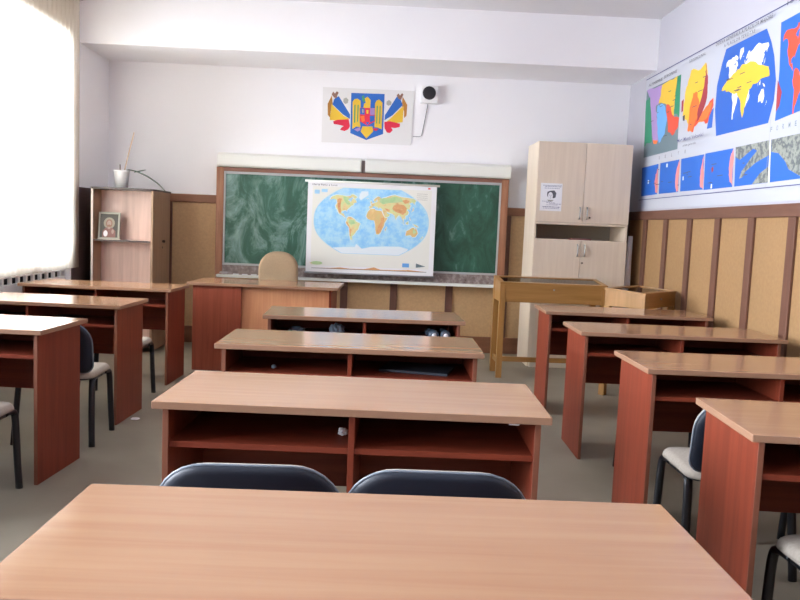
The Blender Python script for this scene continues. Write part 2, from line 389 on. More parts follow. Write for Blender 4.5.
# left wall with three tall windows, the wall thinner under each sill
WIN = [(4.2, 7.22), (.9, 3.5), (-1.8, .2)]  # second resized and third added, both unseen, for the light on the back wall
Z0, Z1 = .84, 2.88
bm = BM(); ys = [YF]
for a, b in sorted(WIN): ys += [a, b]
ys.append(YB)
for i in range(0, len(ys), 2): box(bm, XL-T, XL, ys[i], ys[i+1], 0, ZC)
for a, b in WIN:
    box(bm, XL-T, XL, a, b, Z1, ZC); box(bm, XL-T, XL-.1, a, b, 0, .80)
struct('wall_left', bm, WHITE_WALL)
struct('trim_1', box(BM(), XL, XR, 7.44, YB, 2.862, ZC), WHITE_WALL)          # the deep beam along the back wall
for i, (a, b) in enumerate(WIN):
    w = bpy.data.objects.new('window_%d' % (i+1), None); COL.objects.link(w); w['kind'] = 'structure'
    fx0, fx1 = XL-.22, XL-.15
    bm = BM(); n = 3
    box(bm, fx0, fx1, a, b, Z0, Z0+.07); box(bm, fx0, fx1, a, b, Z1-.07, Z1); box(bm, fx0+.005, fx1-.005, a+.06, b-.06, 2.2, 2.26)
    for k in range(n+1):
        y = a+.035+(b-a-.07)*k/n; box(bm, fx0+.002, fx1-.002, y-.035, y+.035, Z0+.07, Z1-.07)
    struct('window_frame', bm, WHITE, w)
    struct('window_pane', box(BM(), XL-.187, XL-.183, a+.03, b-.03, Z0+.03, Z1-.03), GLASS, w)
    struct('window_sill', box(BM(), XL-T, XL-.03, a, b, .80, .84), WHITE, w, .006)

# wainscot: ochre boards behind brown rails and stiles
RT, RB = 1.545, 1.462
struct('trim_2', box(BM(), XL+.012, XR-.012, YB-.012, YB, 0, RT-.02), PANEL_LIT)
bm = BM(); box(bm, XL+.012, XR-.03, YB-.035, YB-.012, RB, RT)
struct('trim_3', bm, RAIL_B, None, .004)
bm = BM()
for x in (-2.2, -.358, .166, .75, 1.33, 1.9): box(bm, x-.038, x+.038, YB-.03, YB-.012, .17, RB)
struct('trim_4', bm, STILE, None, .003)
struct('baseboard_back', box(BM(), XL+.012, XR-.03, YB-.034, YB-.012, 0, .17), RAIL_B, None, .004)
struct('trim_5', box(BM(), XR-.012, XR, YF, YB-.012, 0, RT-.02), PANEL)
struct('trim_6', box(BM(), XR-.036, XR-.012, YF, YB-.012, RB, RT), RAIL, None, .004)
bm = BM()
for k in range(18):
    y = 7.93-.533*k
    box(bm, XR-.03, XR-.012, y-.045, y+.045, .14, RB)
struct('trim_7', bm, STILE, None, .003)
struct('baseboard_right', box(BM(), XR-.036, XR-.012, YF, YB-.036, 0, .14), RAIL, None, .004)
struct('trim_8', box(BM(), XL, XL+.012, 7.25, YB-.036, 0, RT), plain('shaded wainscot board', '5c4a48', .5))  # wainscot board with the shade of this corner put into its colour
struct('baseboard_left', box(BM(), XL, XL+.02, YF, 4.19, 0, .14), RAIL_B)

# ------------------------------------------------------------------ curtain, radiator cover, sill plant
cur = thing('curtain', 'white sheer curtain hanging in folds over the bright window', 'curtain')
def curtain_bm(y0, y1, x, z0, z1):
    bm = BM(); n = 260; cols = []
    for i in range(n+1):
        t = i/n; y = y0+(y1-y0)*t
        ph = 2*PI*(y/.085)+1.3*math.sin(y*5.1)
        col = []
        for k in range(9):
            s = k/8; a = .011*(1-.25*s)
            col.append(bm.verts.new((x+a*math.sin(ph+.3*s), y, z1+(z0-z1)*s)))
        cols.append(col)
    for i in range(n):
        for k in range(8):
            f = bm.faces.new((cols[i][k], cols[i][k+1], cols[i+1][k+1], cols[i+1][k])); f.smooth = True
    return bm
me_c = curtain_bm(4.2, 7.33, XL+.032, .80, 3.22)
o = obj('fabric', me_c, SHEER, cur)
sm = o.modifiers.new('thickness', 'SOLIDIFY'); sm.thickness = .0008
obj('curtain_rail', box(BM(), XL+.002, XL+.05, 4.1, 7.38, 3.22, 3.25), WHITE, cur, .004)
rc = thing('radiator_cover', 'white radiator cover with a row of dark slots below the window sill', 'radiator')
bm = BM(); x0, x1 = XL-.06, XL-.035
box(bm, x0, x1, 4.25, 7.2, .06, .725); box(bm, x0, x1, 4.25, 7.2, .775, .795)
y = 4.25; k = 0
while y < 7.2:
    box(bm, x0+.001, x1-.001, y, y+.03, .725, .775); y += .135
obj('slotted_panel', bm, WHITE, rc)
obj('slot_backing', box(BM(), XL-.098, XL-.07, 4.3, 7.18, .12, .79), SLOT_SHADE, rc)  # dark backing gives the slots their shade by colour
fl = thing('potted_flower', 'pink flower in a pink pot standing on the window sill behind the curtain', 'potted plant', (XL-.1, 6.45, .84))
obj('pot', lathe(BM(), [(.03, 0), (.045, .07), (.047, .075), (.04, .075), (.036, .06), (.0, .06)]), plain('pink pot', 'd8707c', .5), fl)
bm = BM(); tube(bm, smooth_path([(0, 0, .06), (.01, .01, .18), (0, .02, .34)]), .004)
obj('stem', bm, plain('pale stem', '8a9a70', .6), fl)
for px, py, pz in ((0, .02, .35), (.012, 0, .29), (-.01, .03, .30)):
    bm = BM(); bmesh.ops.create_icosphere(bm, subdivisions=2, radius=.018, matrix=Matrix.Translation((px, py, pz)))
    obj('bloom', bm, plain('pink bloom', 'd898a4', .6), fl, smooth=True)

# ------------------------------------------------------------------ school desks
DW, DD, DH = 1.184, .496, .75
def make_desk(label):
    d = thing('school_desk', label, 'desk', group='double school desks')
    hw, hd, ins = DW/2, DD/2, .028
    o = obj('desktop', box(BM(), -hw, hw, -hd, hd, DH-.023, DH), [TOP, EDGE], d, .0025)
    for p in o.data.polygons:
        if abs(p.normal.z) < .5: p.material_index = 1
    zt = DH-.025
    for s in (-1, 1):
        x = s*(hw-ins)
        o = obj('side_panel', box(BM(), min(x, x-s*.018), max(x, x-s*.018), -hd+.022, hd-.03, 0, zt), [CHERRY_V, plain('cherry edge banding', '764632', .45)], d, .001, seg=1)
        for p in o.data.polygons:
            if abs(p.normal.y) > .5: p.material_index = 1
    obj('divider', box(BM(), -.009, .009, -hd+.03, hd-.05, .37, zt), CHERRY_V, d, .001, seg=1)
    for s in (-1, 1):
        a, b = (-(hw-ins-.018), -.009) if s < 0 else (.009, hw-ins-.018)
        obj('shelf', box(BM(), a, b, -hd+.035, hd-.05, .607, .625), CHERRY_H, d, .001, seg=1)
    obj('back_panel', box(BM(), -(hw-ins-.018), hw-ins-.018, hd-.05, hd-.032, .37, zt), CHERRY_H, d, .001, seg=1)
    return d
desks = [
 ('M0', .0134, 1.3277, -.0126, 'large beech topped school desk filling the foreground, nearest to the camera'),
 ('M1', -.0558, 2.5046, -.0285, 'school desk of the middle row with two black chair backs in front of it'),
 ('M2', -.1098, 3.632, -.0087, 'middle row school desk holding a dark folder, third from the camera'),
 ('M3', -.077, 4.767, .0345, 'middle row school desk closest to the hanging world map, bottles on its shelf'),
 ('R0', 1.7033, 2.3786, -.0706, 'right row school desk nearest the camera, cut by the photo edge'),
 ('R1', 1.7457, 3.4615, -.0094, 'second right row school desk, standing behind the chair with the blue black backrest'),
 ('R2', 1.7647, 4.6126, -.0203, 'third right row school desk, its far right end close to the panelled wall'),
 ('R3', 1.7963, 5.6888, -.0338, 'right row school desk farthest from the camera, in front of the glass display cases'),
 ('L0', -2.1352, 3.9344, -.071, 'left row school desk nearest the camera with its top glaring white'),
 ('L1', -2.1428, 5.0501, -.0506, 'middle one of the three school desks along the window side'),
 ('L2', -2.1613, 6.2569, -.0432, 'left row school desk farthest from the camera, in front of the shelf cupboard'),
]
proto = None
for key, x, y, t, lab in desks:
    if proto is None: d = proto = make_desk(lab)
    else:
        d = copy_tree(proto); d['label'] = lab
    d.location = (x, y, 0); d.rotation_euler = (0, 0, t)
    if key in ('M1', 'M2', 'M3'): d.scale = (1, 1, 1.016)        # the middle row stands a little taller

# ------------------------------------------------------------------ chairs
def rounded(w, h, r_top, r_bot, n=7):
    """outline of a rounded rectangle in u (centred), v (0..h)"""
    pts = []
    for cx, cy, r, a0 in ((w/2-r_bot, r_bot, r_bot, -90), (w/2-r_top, h-r_top, r_top, 0), (-w/2+r_top, h-r_top, r_top, 90), (-w/2+r_bot, r_bot, r_bot, 180)):
        for k in range(n+1):
            a = math.radians(a0+90*k/n); pts.append((cx+r*math.cos(a), cy+r*math.sin(a)))
    return pts
def pad(outline, t, place, dome=.3, rings=4, taper=.12):
    """a slab with a softly domed face from an outline; place(u,v,w) maps into 3D, w is thickness"""
    bm = BM(); n = len(outline)
    cu = sum(p[0] for p in outline)/n; cv = sum(p[1] for p in outline)/n
    prof = [(1, 0)] + [(1-taper*(1-math.cos(a)), t*math.sin(a)) for a in [PI/2*k/rings for k in range(1, rings+1)]] + [(.55, t*(1+dome*.7)), (.02, t*(1+dome))]
    R = []
    for s, w in prof:
        R.append([bm.verts.new(place(cu+(u-cu)*s, cv+(v-cv)*s, w)) for u, v in outline])
    for i in range(len(R)-1):
        for k in range(n):
            f = bm.faces.new((R[i][k], R[i][(k+1) % n], R[i+1][(k+1) % n], R[i+1][k])); f.smooth = True
    bm.faces.new(R[-1]); 
    S2 = [R[0]] + [[bm.verts.new(place(cu+(u-cu)*s, cv+(v-cv)*s, 0)) for u, v in outline] for s in (.5, .02)]
    for i in range(2):
        for k in range(n):
            f = bm.faces.new((S2[i][k], S2[i][(k+1) % n], S2[i+1][(k+1) % n], S2[i+1][k])); f.smooth = True
    bm.faces.new(S2[-1])
    return bm
def back_place(off):
    """backrest surface: curved round the sitter, leaning back; w grows towards the front"""
    def f(u, v, w):
        z = .425+v; lean = -.215-.16*v
        return (u, lean+.45*u*u+w+off, z)
    return f
def make_chair(label):
    c = thing('classroom_chair', label, 'chair', group='padded classroom chairs')
    so = [(u, v-.20) for u, v in rounded(.44, .40, .09, .07)]
    obj('seat', pad(so, .032, lambda u, v, w: (u, v, .39+w-.5*max(0, v-.13)**2*6), .25), FABRIC, c)
    obj('seat_pan', pad(so, .012, lambda u, v, w: (u*.98, v*.98, .389-w), .2), SHELL, c)
    bo = rounded(.455, .29, .125, .05)
    shell = obj('backrest', pad(bo, .016, lambda u, v, w: back_place(0)(u, v, -w), .3), SHELL, c)
    obj('cushion', pad([(u*.995, v*.995+.001) for u, v in bo], .034, back_place(.0), .2, taper=.03), FABRIC, shell)
    rim = [back_place(.002)(u*1.005, v, 0) for u, v in bo]
    obj('rim', tube(BM(), rim+rim[:1], .0042, 6, caps=False), RIM, shell)
    for s in (-1, 1):
        bend = smooth_path([(s*.195, .08, .378), (s*.196, .15, .374), (s*.20, .178, .345), (s*.207, .18, .18), (s*.215, .185, 0)], 5)
        obj('leg', tube(BM(), bend, .0135, 10, 1.3), BLACK, c)
        bend = smooth_path([(s*.195, -.02, .378), (s*.196, -.10, .374), (s*.20, -.13, .345), (s*.207, -.155, .18), (s*.215, -.175, 0)], 5)
        obj('leg', tube(BM(), bend, .0135, 10, 1.3), BLACK, c)
        bar = smooth_path([(s*.12, -.05, .37), (s*.12, -.17, .37), (s*.12, -.225, .40), (s*.12, -.232, .48), (s*.12, -.24, .57)], 5)
        obj('back_post', tube(BM(), bar, .010, 8, 1.3), BLACK, c)
    bm = BM()
    for s in (-1, 1): tube(bm, [(s*.195, -.10, .374), (s*.195, .15, .374)], .0115, 8)
    for y in (-.06, .10): tube(bm, [(-.195, y, .372), (.195, y, .372)], .010, 8)
    obj('seat_frame', bm, BLACK, c)
    return c
chairs = [
 (-.30, 2.095, .02, 'black backed classroom chair behind the foreground desk, the left one of the two'),
 (.170, 2.09, -.02, 'black backed classroom chair behind the foreground desk, the right one of the two'),
 (1.44, 3.05, -.03, 'classroom chair with grey seat seen sideways left of the nearest right row desk'),
 (2.04, 3.11, .02, 'classroom chair at the second right row desk, next to the panelled wall'),
 (1.45, 2.11, .03, 'classroom chair at the nearest right row desk, grey seat corner at the photo edge'),
 (1.60, 4.10, .0, 'classroom chair pushed under the third right row desk, its back just peeking over'),
 (-1.87, 3.44, .0, 'classroom chair at the nearest left row desk, one leg showing at the photo edge'),
 (-1.79, 4.49, .03, 'classroom chair with black back between the first and the middle left row desk'),
 (-1.85, 5.56, .0, 'classroom chair at the farthest left row desk, only one black leg in view'),
]
proto = None
for x, y, t, lab in chairs:
    if proto is None: c = proto = make_chair(lab)
    else:
        c = copy_tree(proto); c['label'] = lab
    c.location = (x, y, 0); c.rotation_euler = (0, 0, t)

# ------------------------------------------------------------------ things left in the desks
def crumple(name, r, seed, mat, loc, label, cat, sq=(1, 1, .8), group=None):
    rnd = random.Random(seed); bm = BM(); bmesh.ops.create_icosphere(bm, subdivisions=3, radius=r)
    for v in bm.verts:
        v.co *= 1+rnd.uniform(-.28, .12); v.co = Vector((v.co.x*sq[0], v.co.y*sq[1], v.co.z*sq[2]))
    zm = min(v.co.z for v in bm.verts)
    for v in bm.verts: v.co.z -= zm
    return tag(obj(name, bm, mat, loc=loc), label, cat, group)
def bottle(loc, rz, label, capc):
    b = thing('plastic_bottle', label, 'bottle', loc, rz, 'bottles in the far middle desk')
    M = Matrix.Rotation(PI/2, 4, 'X')
    bm = lathe(BM(), [(.0, 0), (.022, 0), (.03, .006), (.031, .05), (.029, .06), (.031, .07), (.031, .13), (.026, .155), (.013, .175), (.012, .19), (0, .19)], 20)
    bmesh.ops.transform(bm, matrix=Matrix.Translation((0, 0, .031)) @ Matrix.Rotation(-PI/2, 4, 'X'), verts=bm.verts)
    obj('bottle_body', bm, plain('clear blueish plastic', '4a5866', .2, spec=.6), b)
    bm = lathe(BM(), [(.0, 0), (.0145, 0), (.0145, .016), (0, .016)], 16)
    bmesh.ops.transform(bm, matrix=Matrix.Translation((0, .184, .031)) @ Matrix.Rotation(-PI/2, 4, 'X'), verts=bm.verts)
    obj('bottle_cap', bm, capc, b)
    bm = lathe(BM(), [(.0, 0), (.015, 0), (.015, .002), (0, .002)], 16)
    bmesh.ops.transform(bm, matrix=Matrix.Translation((0, -.0025, .029)) @ Matrix.Rotation(-PI/2, 4, 'X'), verts=bm.verts)
    obj('bottle_base', bm, PAPER, b)
SZ = .6356
capb = plain('blue cap', '3a62a8', .4)
bottle((.345, 4.60, SZ), .15, 'plastic bottle lying on the far middle desk shelf, its bright base showing', capb)
bottle((.415, 4.60, SZ), .08, 'small plastic bottle lying at the right end of the far middle desk shelf', capb)
PLAS = plain('wrinkled clear plastic', '626d78', .3)
crumple('plastic_bag', .032, 3, PLAS, (-.235, 4.63, SZ), 'crumpled plastic bag left of the divider in the far middle desk', 'bag', (1.5, 1, 1.2))
crumple('plastic_wrapper', .03, 5, plain('dim wrapper', '3c4450', .5), (-.47, 4.62, SZ), 'dim crumpled wrapper in the far middle desk, left compartment', 'wrapper', (1.7, 1, .9))
crumple('paper_ball', .017, 8, PAPER, (-.094, 2.43, SZ), 'small white crumpled paper beside the divider of the second middle desk', 'paper')
crumple('foil_scrap', .012, 9, PLAS, (-.46, 3.52, SZ), 'tiny shiny scrap in the left compartment of the third middle desk', 'scrap')
tag(obj('folder', box(BM(), -.16, .16, -.11, .11, 0, .012), plain('slate folder', '343a44', .45), None, .002, (.2, 3.62, SZ)), 'slate coloured folder lying in the right compartment of a middle desk', 'folder').rotation_euler = (0, 0, -.25)
crumple('paper_scrap', .022, 12, PAPER, (-1.521, 4.94, 0.0), 'white scrap of paper lying on the floor by the window row', 'paper', (1.3, 1, .35))

tag(obj('paper_tag', box(BM(), -.016, .016, -.0006, .0006, -.014, 0), PAPER, None, 0, (.424, 2.285, .7385)), 'tiny white paper tag hanging under the right front edge of a middle desktop', 'paper tag')
# ------------------------------------------------------------------ teacher's desk and chair
td = thing('teacher_desk', 'teacher desk with closed front and red brown cupboard end, below the board', 'desk', (-.97, 6.93, 0), -.035)
o = obj('desktop', box(BM(), -.645, .645, -.31, .31, .735, .76), [TOP, EDGE], td, .0025)
for p in o.data.polygons:
    if abs(p.normal.z) < .5: p.material_index = 1
obj('cupboard', box(BM(), -.60, -.185, -.27, .27, .0, .735), CHERRY_T, td, .002)
obj('front_panel', box(BM(), -.185, .565, -.235, -.217, .05, .735), CHERRY_P, td, .001)
obj('side_panel', box(BM(), .565, .585, -.27, .27, 0, .735), CHERRY_V, td, .001)
tc = thing('teacher_chair', 'tan fabric office chair with rounded back behind the teacher desk', 'chair', (-.985, 7.56, 0), PI+.05)
bo = rounded(.39, .47, .17, .07)
obj('backrest', pad([(u, v) for u, v in bo], .06, lambda u, v, w: (u, -.2-.10*v+.3*u*u+w, .535+v), .2), TAN, tc)
obj('back_shell', pad([(u*.99, v) for u, v in bo], .02, lambda u, v, w: (u, -.2-.10*v+.3*u*u-w, .535+v), .2), TAN, tc)
obj('seat', pad([(u, v-.2) for u, v in rounded(.46, .42, .1, .08)], .06, lambda u, v, w: (u, v, .42+w), .2), TAN, tc)
bm = BM(); tube(bm, [(0, 0, .09), (0, 0, .425)], .025); obj('column', bm, BLACK, tc)
bm = BM(); tube(bm, smooth_path([(0, -.05, .415), (0, -.2, .415), (0, -.262, .46), (0, -.25, .62)]), .014); obj('back_bracket', bm, BLACK, tc)
for k in range(5):
    a = 2*PI*k/5+.3; cx, cy = math.cos(a), math.sin(a)
    bm = BM(); tube(bm, [(.02*cx, .02*cy, .10), (.25*cx, .25*cy, .07)], .018, rs=[.02, .013])
    lg = obj('leg', bm, BLACK, tc)
    bm = BM(); tube(bm, [(.25*cx-.016*cy, .25*cy+.016*cx, .0265), (.25*cx+.016*cy, .25*cy-.016*cx, .0265)], .026, 14)
    tube(bm, [(.25*cx, .25*cy, .03), (.25*cx, .25*cy, .07)], .006, 6)
    obj('caster', bm, BLACKP, lg)

# ------------------------------------------------------------------ blackboard and what hangs on it
bd = thing('chalkboard', 'wide green chalkboard smeared with chalk in a worn brown frame', 'chalkboard', (0, 0, 0))
y1 = YB-.0125; yf = 8.15
X0, X1 = -1.70, 1.315
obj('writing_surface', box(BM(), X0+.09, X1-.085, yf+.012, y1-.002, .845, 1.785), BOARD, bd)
bm = BM(); box(bm, X0, X0+.075, yf-.02, y1, .69, 1.835); obj('frame_stile', bm, FRAME_W, bd, .004)
bm = BM(); box(bm, X1-.075, X1, yf-.02, y1, .72, 1.835); obj('frame_stile', bm, FRAME_W, bd, .004)
obj('frame_rail', box(BM(), X0+.075, X1-.075, yf-.018, y1, 1.795, 1.835), FRAME_H, bd, .003)
bm = BM()
box(bm, X0+.075, X1-.075, yf-.008, yf+.02, 1.77, 1.795); box(bm, X0+.075, X1-.075, yf-.012, yf+.02, .832, .852)
box(bm, X0+.075, X0+.092, yf-.008, yf+.02, .852, 1.77); box(bm, X1-.092, X1-.075, yf-.008, yf+.02, .852, 1.77)
obj('inner_edging', bm, ALU, bd, .002)
obj('bottom_rail', box(BM(), X0+.075, X1-.075, yf-.016, y1, .735, .832), DUSTY, bd, .003)
bm = BM(); box(bm, X0+.03, X1-.075, yf-.10, yf-.016, .706, .735); obj('chalk_ledge', bm, CREAMW, bd, .005)
for nm, a, b, lab in (('light_box', -1.687, -.222, 'long white lamp housing on top of the board, left one of two'), ('light_box', -.177, 1.323, 'long white lamp housing on top of the board, right one of two')):
    l = thing(nm, lab, 'lamp housing', group='lamp housings over the board')
    bm = BM(); prism(bm, [(YB-.002, 1.838), (8.10, 1.838), (8.085, 1.86), (8.085, 1.955), (8.13, 1.982), (YB-.002, 1.982)], a, b, 'x')
    obj('housing', bm, CREAMW, l, .004)
    bm = BM()
    for e in (a-.003, b+.0005): box(bm, e, e+.0025, 8.10, YB-.006, 1.845, 1.97)
    obj('end_cap', bm, SHEETC, l)
tag(obj('junction_box', box(BM(), -.216, -.183, 8.14, YB-.002, 1.838, 1.96), plain('taupe plastic', '8a7a76', .5), None, .003), 'taupe junction box in the gap between the two lamp housings', 'junction box')
crumple('chalk_box', .02, 2, plain('chalk grey', 'a8a0a0', .8), (-1.60, 8.09, .7355), 'grey board sponge on the left end of the chalk ledge', 'sponge', (2.2, .9, .8))
rnd = random.Random(4)
for k in range(3):
    bm = tube(BM(), [(0, 0, 0), (.06, 0, 0)], .006, 8)
    o = tag(obj('chalk_stick', bm, PAPER, loc=(-1.50+.09*k, 8.085+.008*k, .7415)), 'stick of white chalk lying on the left half of the chalk ledge', 'chalk', 'white chalk sticks on the ledge')
    o.rotation_euler = (0, 0, rnd.uniform(-.3, .3))

# world wall map hanging in front of the board
wm = thing('world_map', 'large world map with blue oceans hanging on rods over the chalkboard', 'map', (0, 8.035, 0))
ml, mr, mb, mt = -.752, .562, .795, 1.728
obj('map_sheet', box(BM(), ml, mr, -.001, .001, mb, mt), PAPER, wm)
bm = BM(); tube(bm, [(ml-.03, 0, mt), (mr+.03, 0, mt)], .011, 10); obj('top_rod', bm, CREAMW, wm)
bm = BM(); tube(bm, [(ml-.012, 0, mb), (mr+.012, 0, mb)], .010, 10); obj('bottom_rod', bm, plain('grey rod', '8c8c90', .4), wm)
bm = BM()
for hx in (-.4, .2): tube(bm, [(hx, 0, mt+.01), (hx, .05, mt+.05), (hx, .11, mt+.07)], .002, 6)
obj('hanging_hook', bm, CHROME, wm)
CX, CZ, HW, HH = -.095, 1.337, .582, .33
def robin(lon, lat):
    k = 1-.5*(abs(lat)/90)**2.4
    return CX+HW*k*lon/180, CZ+HH*lat/90
def oval(s=1, n=24):
    L = [robin(180, -90+180*i/n) for i in range(n+1)]+[robin(-180, 90-180*i/n) for i in range(n+1)]
    return [(CX+(u-CX)*s, CZ+(v-CZ)*s) for u, v in L]
LAND = dict(
 namerica=[(-166,66),(-156,71),(-128,70),(-110,68),(-95,69),(-94,74),(-80,73),(-82,66),(-94,60),(-92,57),(-82,55),(-80,51),(-77,56),(-78,62),(-70,61),(-64,59),(-56,52),(-66,49),(-64,45),(-71,42),(-75,37),(-81,31),(-80,25),(-84,30),(-97,27),(-97,20),(-90,21),(-87,16),(-83,10),(-78,8),(-85,10),(-95,16),(-105,20),(-113,31),(-117,33),(-124,41),(-124,49),(-134,57),(-150,60),(-160,57)],
 baja=[(-114,31),(-110,24),(-112,27)],
 baffin=[(-85,73),(-70,70),(-62,66),(-68,62),(-78,65)],
 greenland=[(-55,82),(-25,83),(-20,74),(-32,68),(-43,60),(-52,66),(-56,75)],
 samerica=[(-78,8),(-72,12),(-62,10),(-51,4),(-50,0),(-35,-6),(-39,-15),(-41,-22),(-48,-27),(-54,-34),(-58,-38),(-65,-42),(-68,-52),(-74,-52),(-73,-40),(-71,-28),(-70,-18),(-77,-12),(-81,-5),(-78,2)],
 africa=[(-6,35),(10,37),(11,33),(20,32),(32,31),(36,22),(43,12),(51,12),(42,-1),(40,-10),(35,-20),(32,-28),(26,-34),(18,-34),(14,-22),(12,-6),(9,4),(-4,5),(-12,8),(-17,15),(-13,27)],
 madagascar=[(49,-12),(50,-16),(46,-25),(44,-20)],
 eurasia=[(-9,43),(-9,37),(0,38),(4,43),(10,44),(16,40),(18,40),(14,45),(20,41),(23,37),(27,41),(36,36),(35,31),(43,14),(45,13),(56,18),(59,23),(51,25),(49,30),(57,27),(66,25),(73,20),(77,8),(80,15),(88,22),(94,17),(98,9),(103,1),(101,13),(108,11),(107,20),(117,24),(122,31),(118,38),(125,39),(128,36),(130,43),(140,50),(137,54),(155,59),(157,52),(163,58),(178,63),(178,69),(150,71),(130,72),(108,77),(90,75),(72,72),(60,69),(44,67),(40,64),(33,70),(25,71),(12,65),(5,60),(9,57),(12,56),(17,60),(21,64),(20,56),(12,54),(3,51),(-4,48),(-1,44)],
 britain=[(-5,50),(1,52),(-3,58),(-6,56)], iceland=[(-23,65),(-14,65),(-18,63.5)],
 japan=[(131,32),(140,36),(145,44),(141,42),(137,37)], sumatra=[(96,5),(106,-5),(101,-2)], borneo=[(109,1),(117,6),(117,-3),(111,-3)],
 newguinea=[(131,-1),(145,-5),(150,-10),(140,-8)], philippines=[(121,18),(126,8),(122,11)],
 australia=[(114,-22),(122,-18),(130,-12),(137,-12),(141,-17),(143,-11),(147,-19),(153,-27),(150,-37),(141,-38),(131,-32),(116,-35)],
 nz=[(173,-35),(177,-39),(168,-46),(172,-41)])
proj_land = {k: [robin(a, b) for a, b in v] for k, v in LAND.items()}
A = ART
layers = [(A['border'], [(ml+.05, mb+.075), (mr-.05, mb+.075), (mr-.05, mt-.05), (ml+.05, mt-.05)]), (A['ocean2'], oval(1.012)), (A['ocean'], oval())]
layers.append((A['ice'], [robin(a, b) for a, b in ((-180, -90), (-180, -76), (-120, -73), (-70, -72), (-58, -63), (-40, -76), (0, -70), (60, -67), (120, -66), (170, -72), (180, -78), (180, -90))]))
def grow(pts, d=.006):
    cu = sum(p[0] for p in pts)/len(pts); cv = sum(p[1] for p in pts)/len(pts); out = []
    for u, v in pts:
        r = math.hypot(u-cu, v-cv) or 1; out.append((u+(u-cu)/r*d, v+(v-cv)/r*d))
    return out
for k, p in proj_land.items(): layers.append((A['ice'], grow(p)))
for k, p in proj_land.items(): layers.append((A['ice'] if k == 'greenland' else A['landp'] if k in ('australia', 'africa') else A['landy'], p))
def blob(m, pts): layers.append((A[m], [robin(a, b) for a, b in pts]))
blob('landg', [(28,56),(30,66),(45,66),(70,68),(100,72),(125,70),(120,60),(95,56),(60,54),(40,50)])
blob('landg', [(-95,66),(-120,66),(-108,58),(-95,50),(-84,45),(-75,46),(-90,56)])
blob('landg', [(-70,5),(-55,2),(-52,-6),(-65,-10),(-73,-4)])
blob('lando', [(70,40),(78,48),(92,52),(115,50),(120,42),(112,30),(100,22),(92,27),(80,30),(72,34)])
blob('landr', [(78,36),(90,38),(102,34),(98,28),(85,29)])
blob('lando', [(-128,62),(-118,60),(-108,42),(-100,28),(-100,20),(-106,24),(-116,38),(-122,48),(-132,58)])
blob('landr', [(-118,55),(-112,50),(-106,38),(-112,36),(-120,46)])
blob('lando', [(-78,0),(-70,-12),(-66,-24),(-69,-42),(-72,-42),(-70,-20),(-79,-6)])
blob('lando', [(30,12),(40,14),(40,2),(36,-8),(34,-18),(30,-28),(20,-32),(18,-22),(24,-8),(30,0)])
blob('landr', [(36,12),(40,8),(36,6)])
blob('lando', [(42,40),(60,36),(58,30),(50,32)])
blob('lando', [(120,62),(140,66),(150,62),(135,56),(122,54)])
blob('landg', [(134,-14),(140,-18),(148,-24),(140,-30),(135,-22)])
layers += [(A['landg'], [(-.64+.06*math.cos(a), .895+.018*math.sin(a)) for a in [2*PI*k/12 for k in range(12)]]) ,
           (A['lightblue'], [(.24, .885), (.31, .885), (.31, .925), (.24, .925)]), (A['grey'], [(.38, .885), (.48, .9), (.38, .93)]),
           (A['landp'], [(ml+.07, .885), (-.72, .905), (-.70, .885)]),
           (A['ocean2'], [(ml+.07, 1.60), (ml+.12, 1.60), (ml+.12, 1.64), (ml+.07, 1.64)]), (A['ocean2'], [(ml+.14, 1.62), (ml+.2, 1.62), (ml+.2, 1.65), (ml+.14, 1.65)]),
           (A['lando'], [(ml+.06, .843), (-.5, .848), (-.4, .858), (-.3, .848), (-.15, .85), (-.05, .872), (.02, .85), (.2, .852), (.3, .86), (mr-.07, .843)]),
           (A['ink'], [(ml+.06, .84), (mr-.07, .84), (mr-.07, .844), (ml+.06, .844)]),
           (A['red'], [(mr-.09, 1.69), (mr-.065, 1.69), (mr-.065, 1.705), (mr-.09, 1.705)])]
for k in range(4): layers.append((A['ink'], [(.36, 1.64-.02*k), (.47, 1.64-.02*k), (.47, 1.642-.02*k), (.36, 1.642-.02*k)]))
for t in text_polys('Harta fizica a lumii', .25, .018, -.705, 1.685): layers.append((A['ink'], t))
flat_art('printed_map', layers, lambda u, v, d: (u, -.001-d, v), wm, .00003, .0003)

# emblem sheet over the board
em = thing('emblem_sheet', 'white sheet with the coat of arms shield between two draped flags', 'emblem', (0, 0, 0))
prism(bm := BM(), [(-.646, 2.696), (.296, 2.699), (.284, 2.148), (-.644, 2.138)], 8.212, 8.2195)
obj('sheet', bm, SHEETC, em)
flat_art('printed_emblem', [(A[m], p) for m, p in EMBLEM], lambda u, v, d: (u, 8.212-d, v), em, .00006, .0004)

# small wall speaker with its wire
sp = thing('wall_speaker', 'small white wall speaker with a round black front beside the emblem', 'speaker', (.452, YB, 2.662))
bm = BM(); box(bm, -.09, .085, -.075, -.002, -.09, .085); obj('speaker_case', bm, WHITE, sp, .012, seg=3)
bm = lathe(BM(), [(0, 0), (.066, 0), (.068, .006), (.06, .01), (0, .004)], 28)
bmesh.ops.transform(bm, matrix=Matrix.Translation((-.006, -.074, .012)) @ Matrix.Rotation(PI/2, 4, 'X'), verts=bm.verts)
obj('speaker_grille', bm, BLACKP, sp)
bm = tube(BM(), [(-.012, -.008, -.088), (-.03, -.007, -.22), (-.062, -.006, -.412), (-.085, -.006, -.425), (-.152, -.006, -.425)], .0035, 6)
obj('wire', bm, plain('grey wire', '77777f', .5), sp)

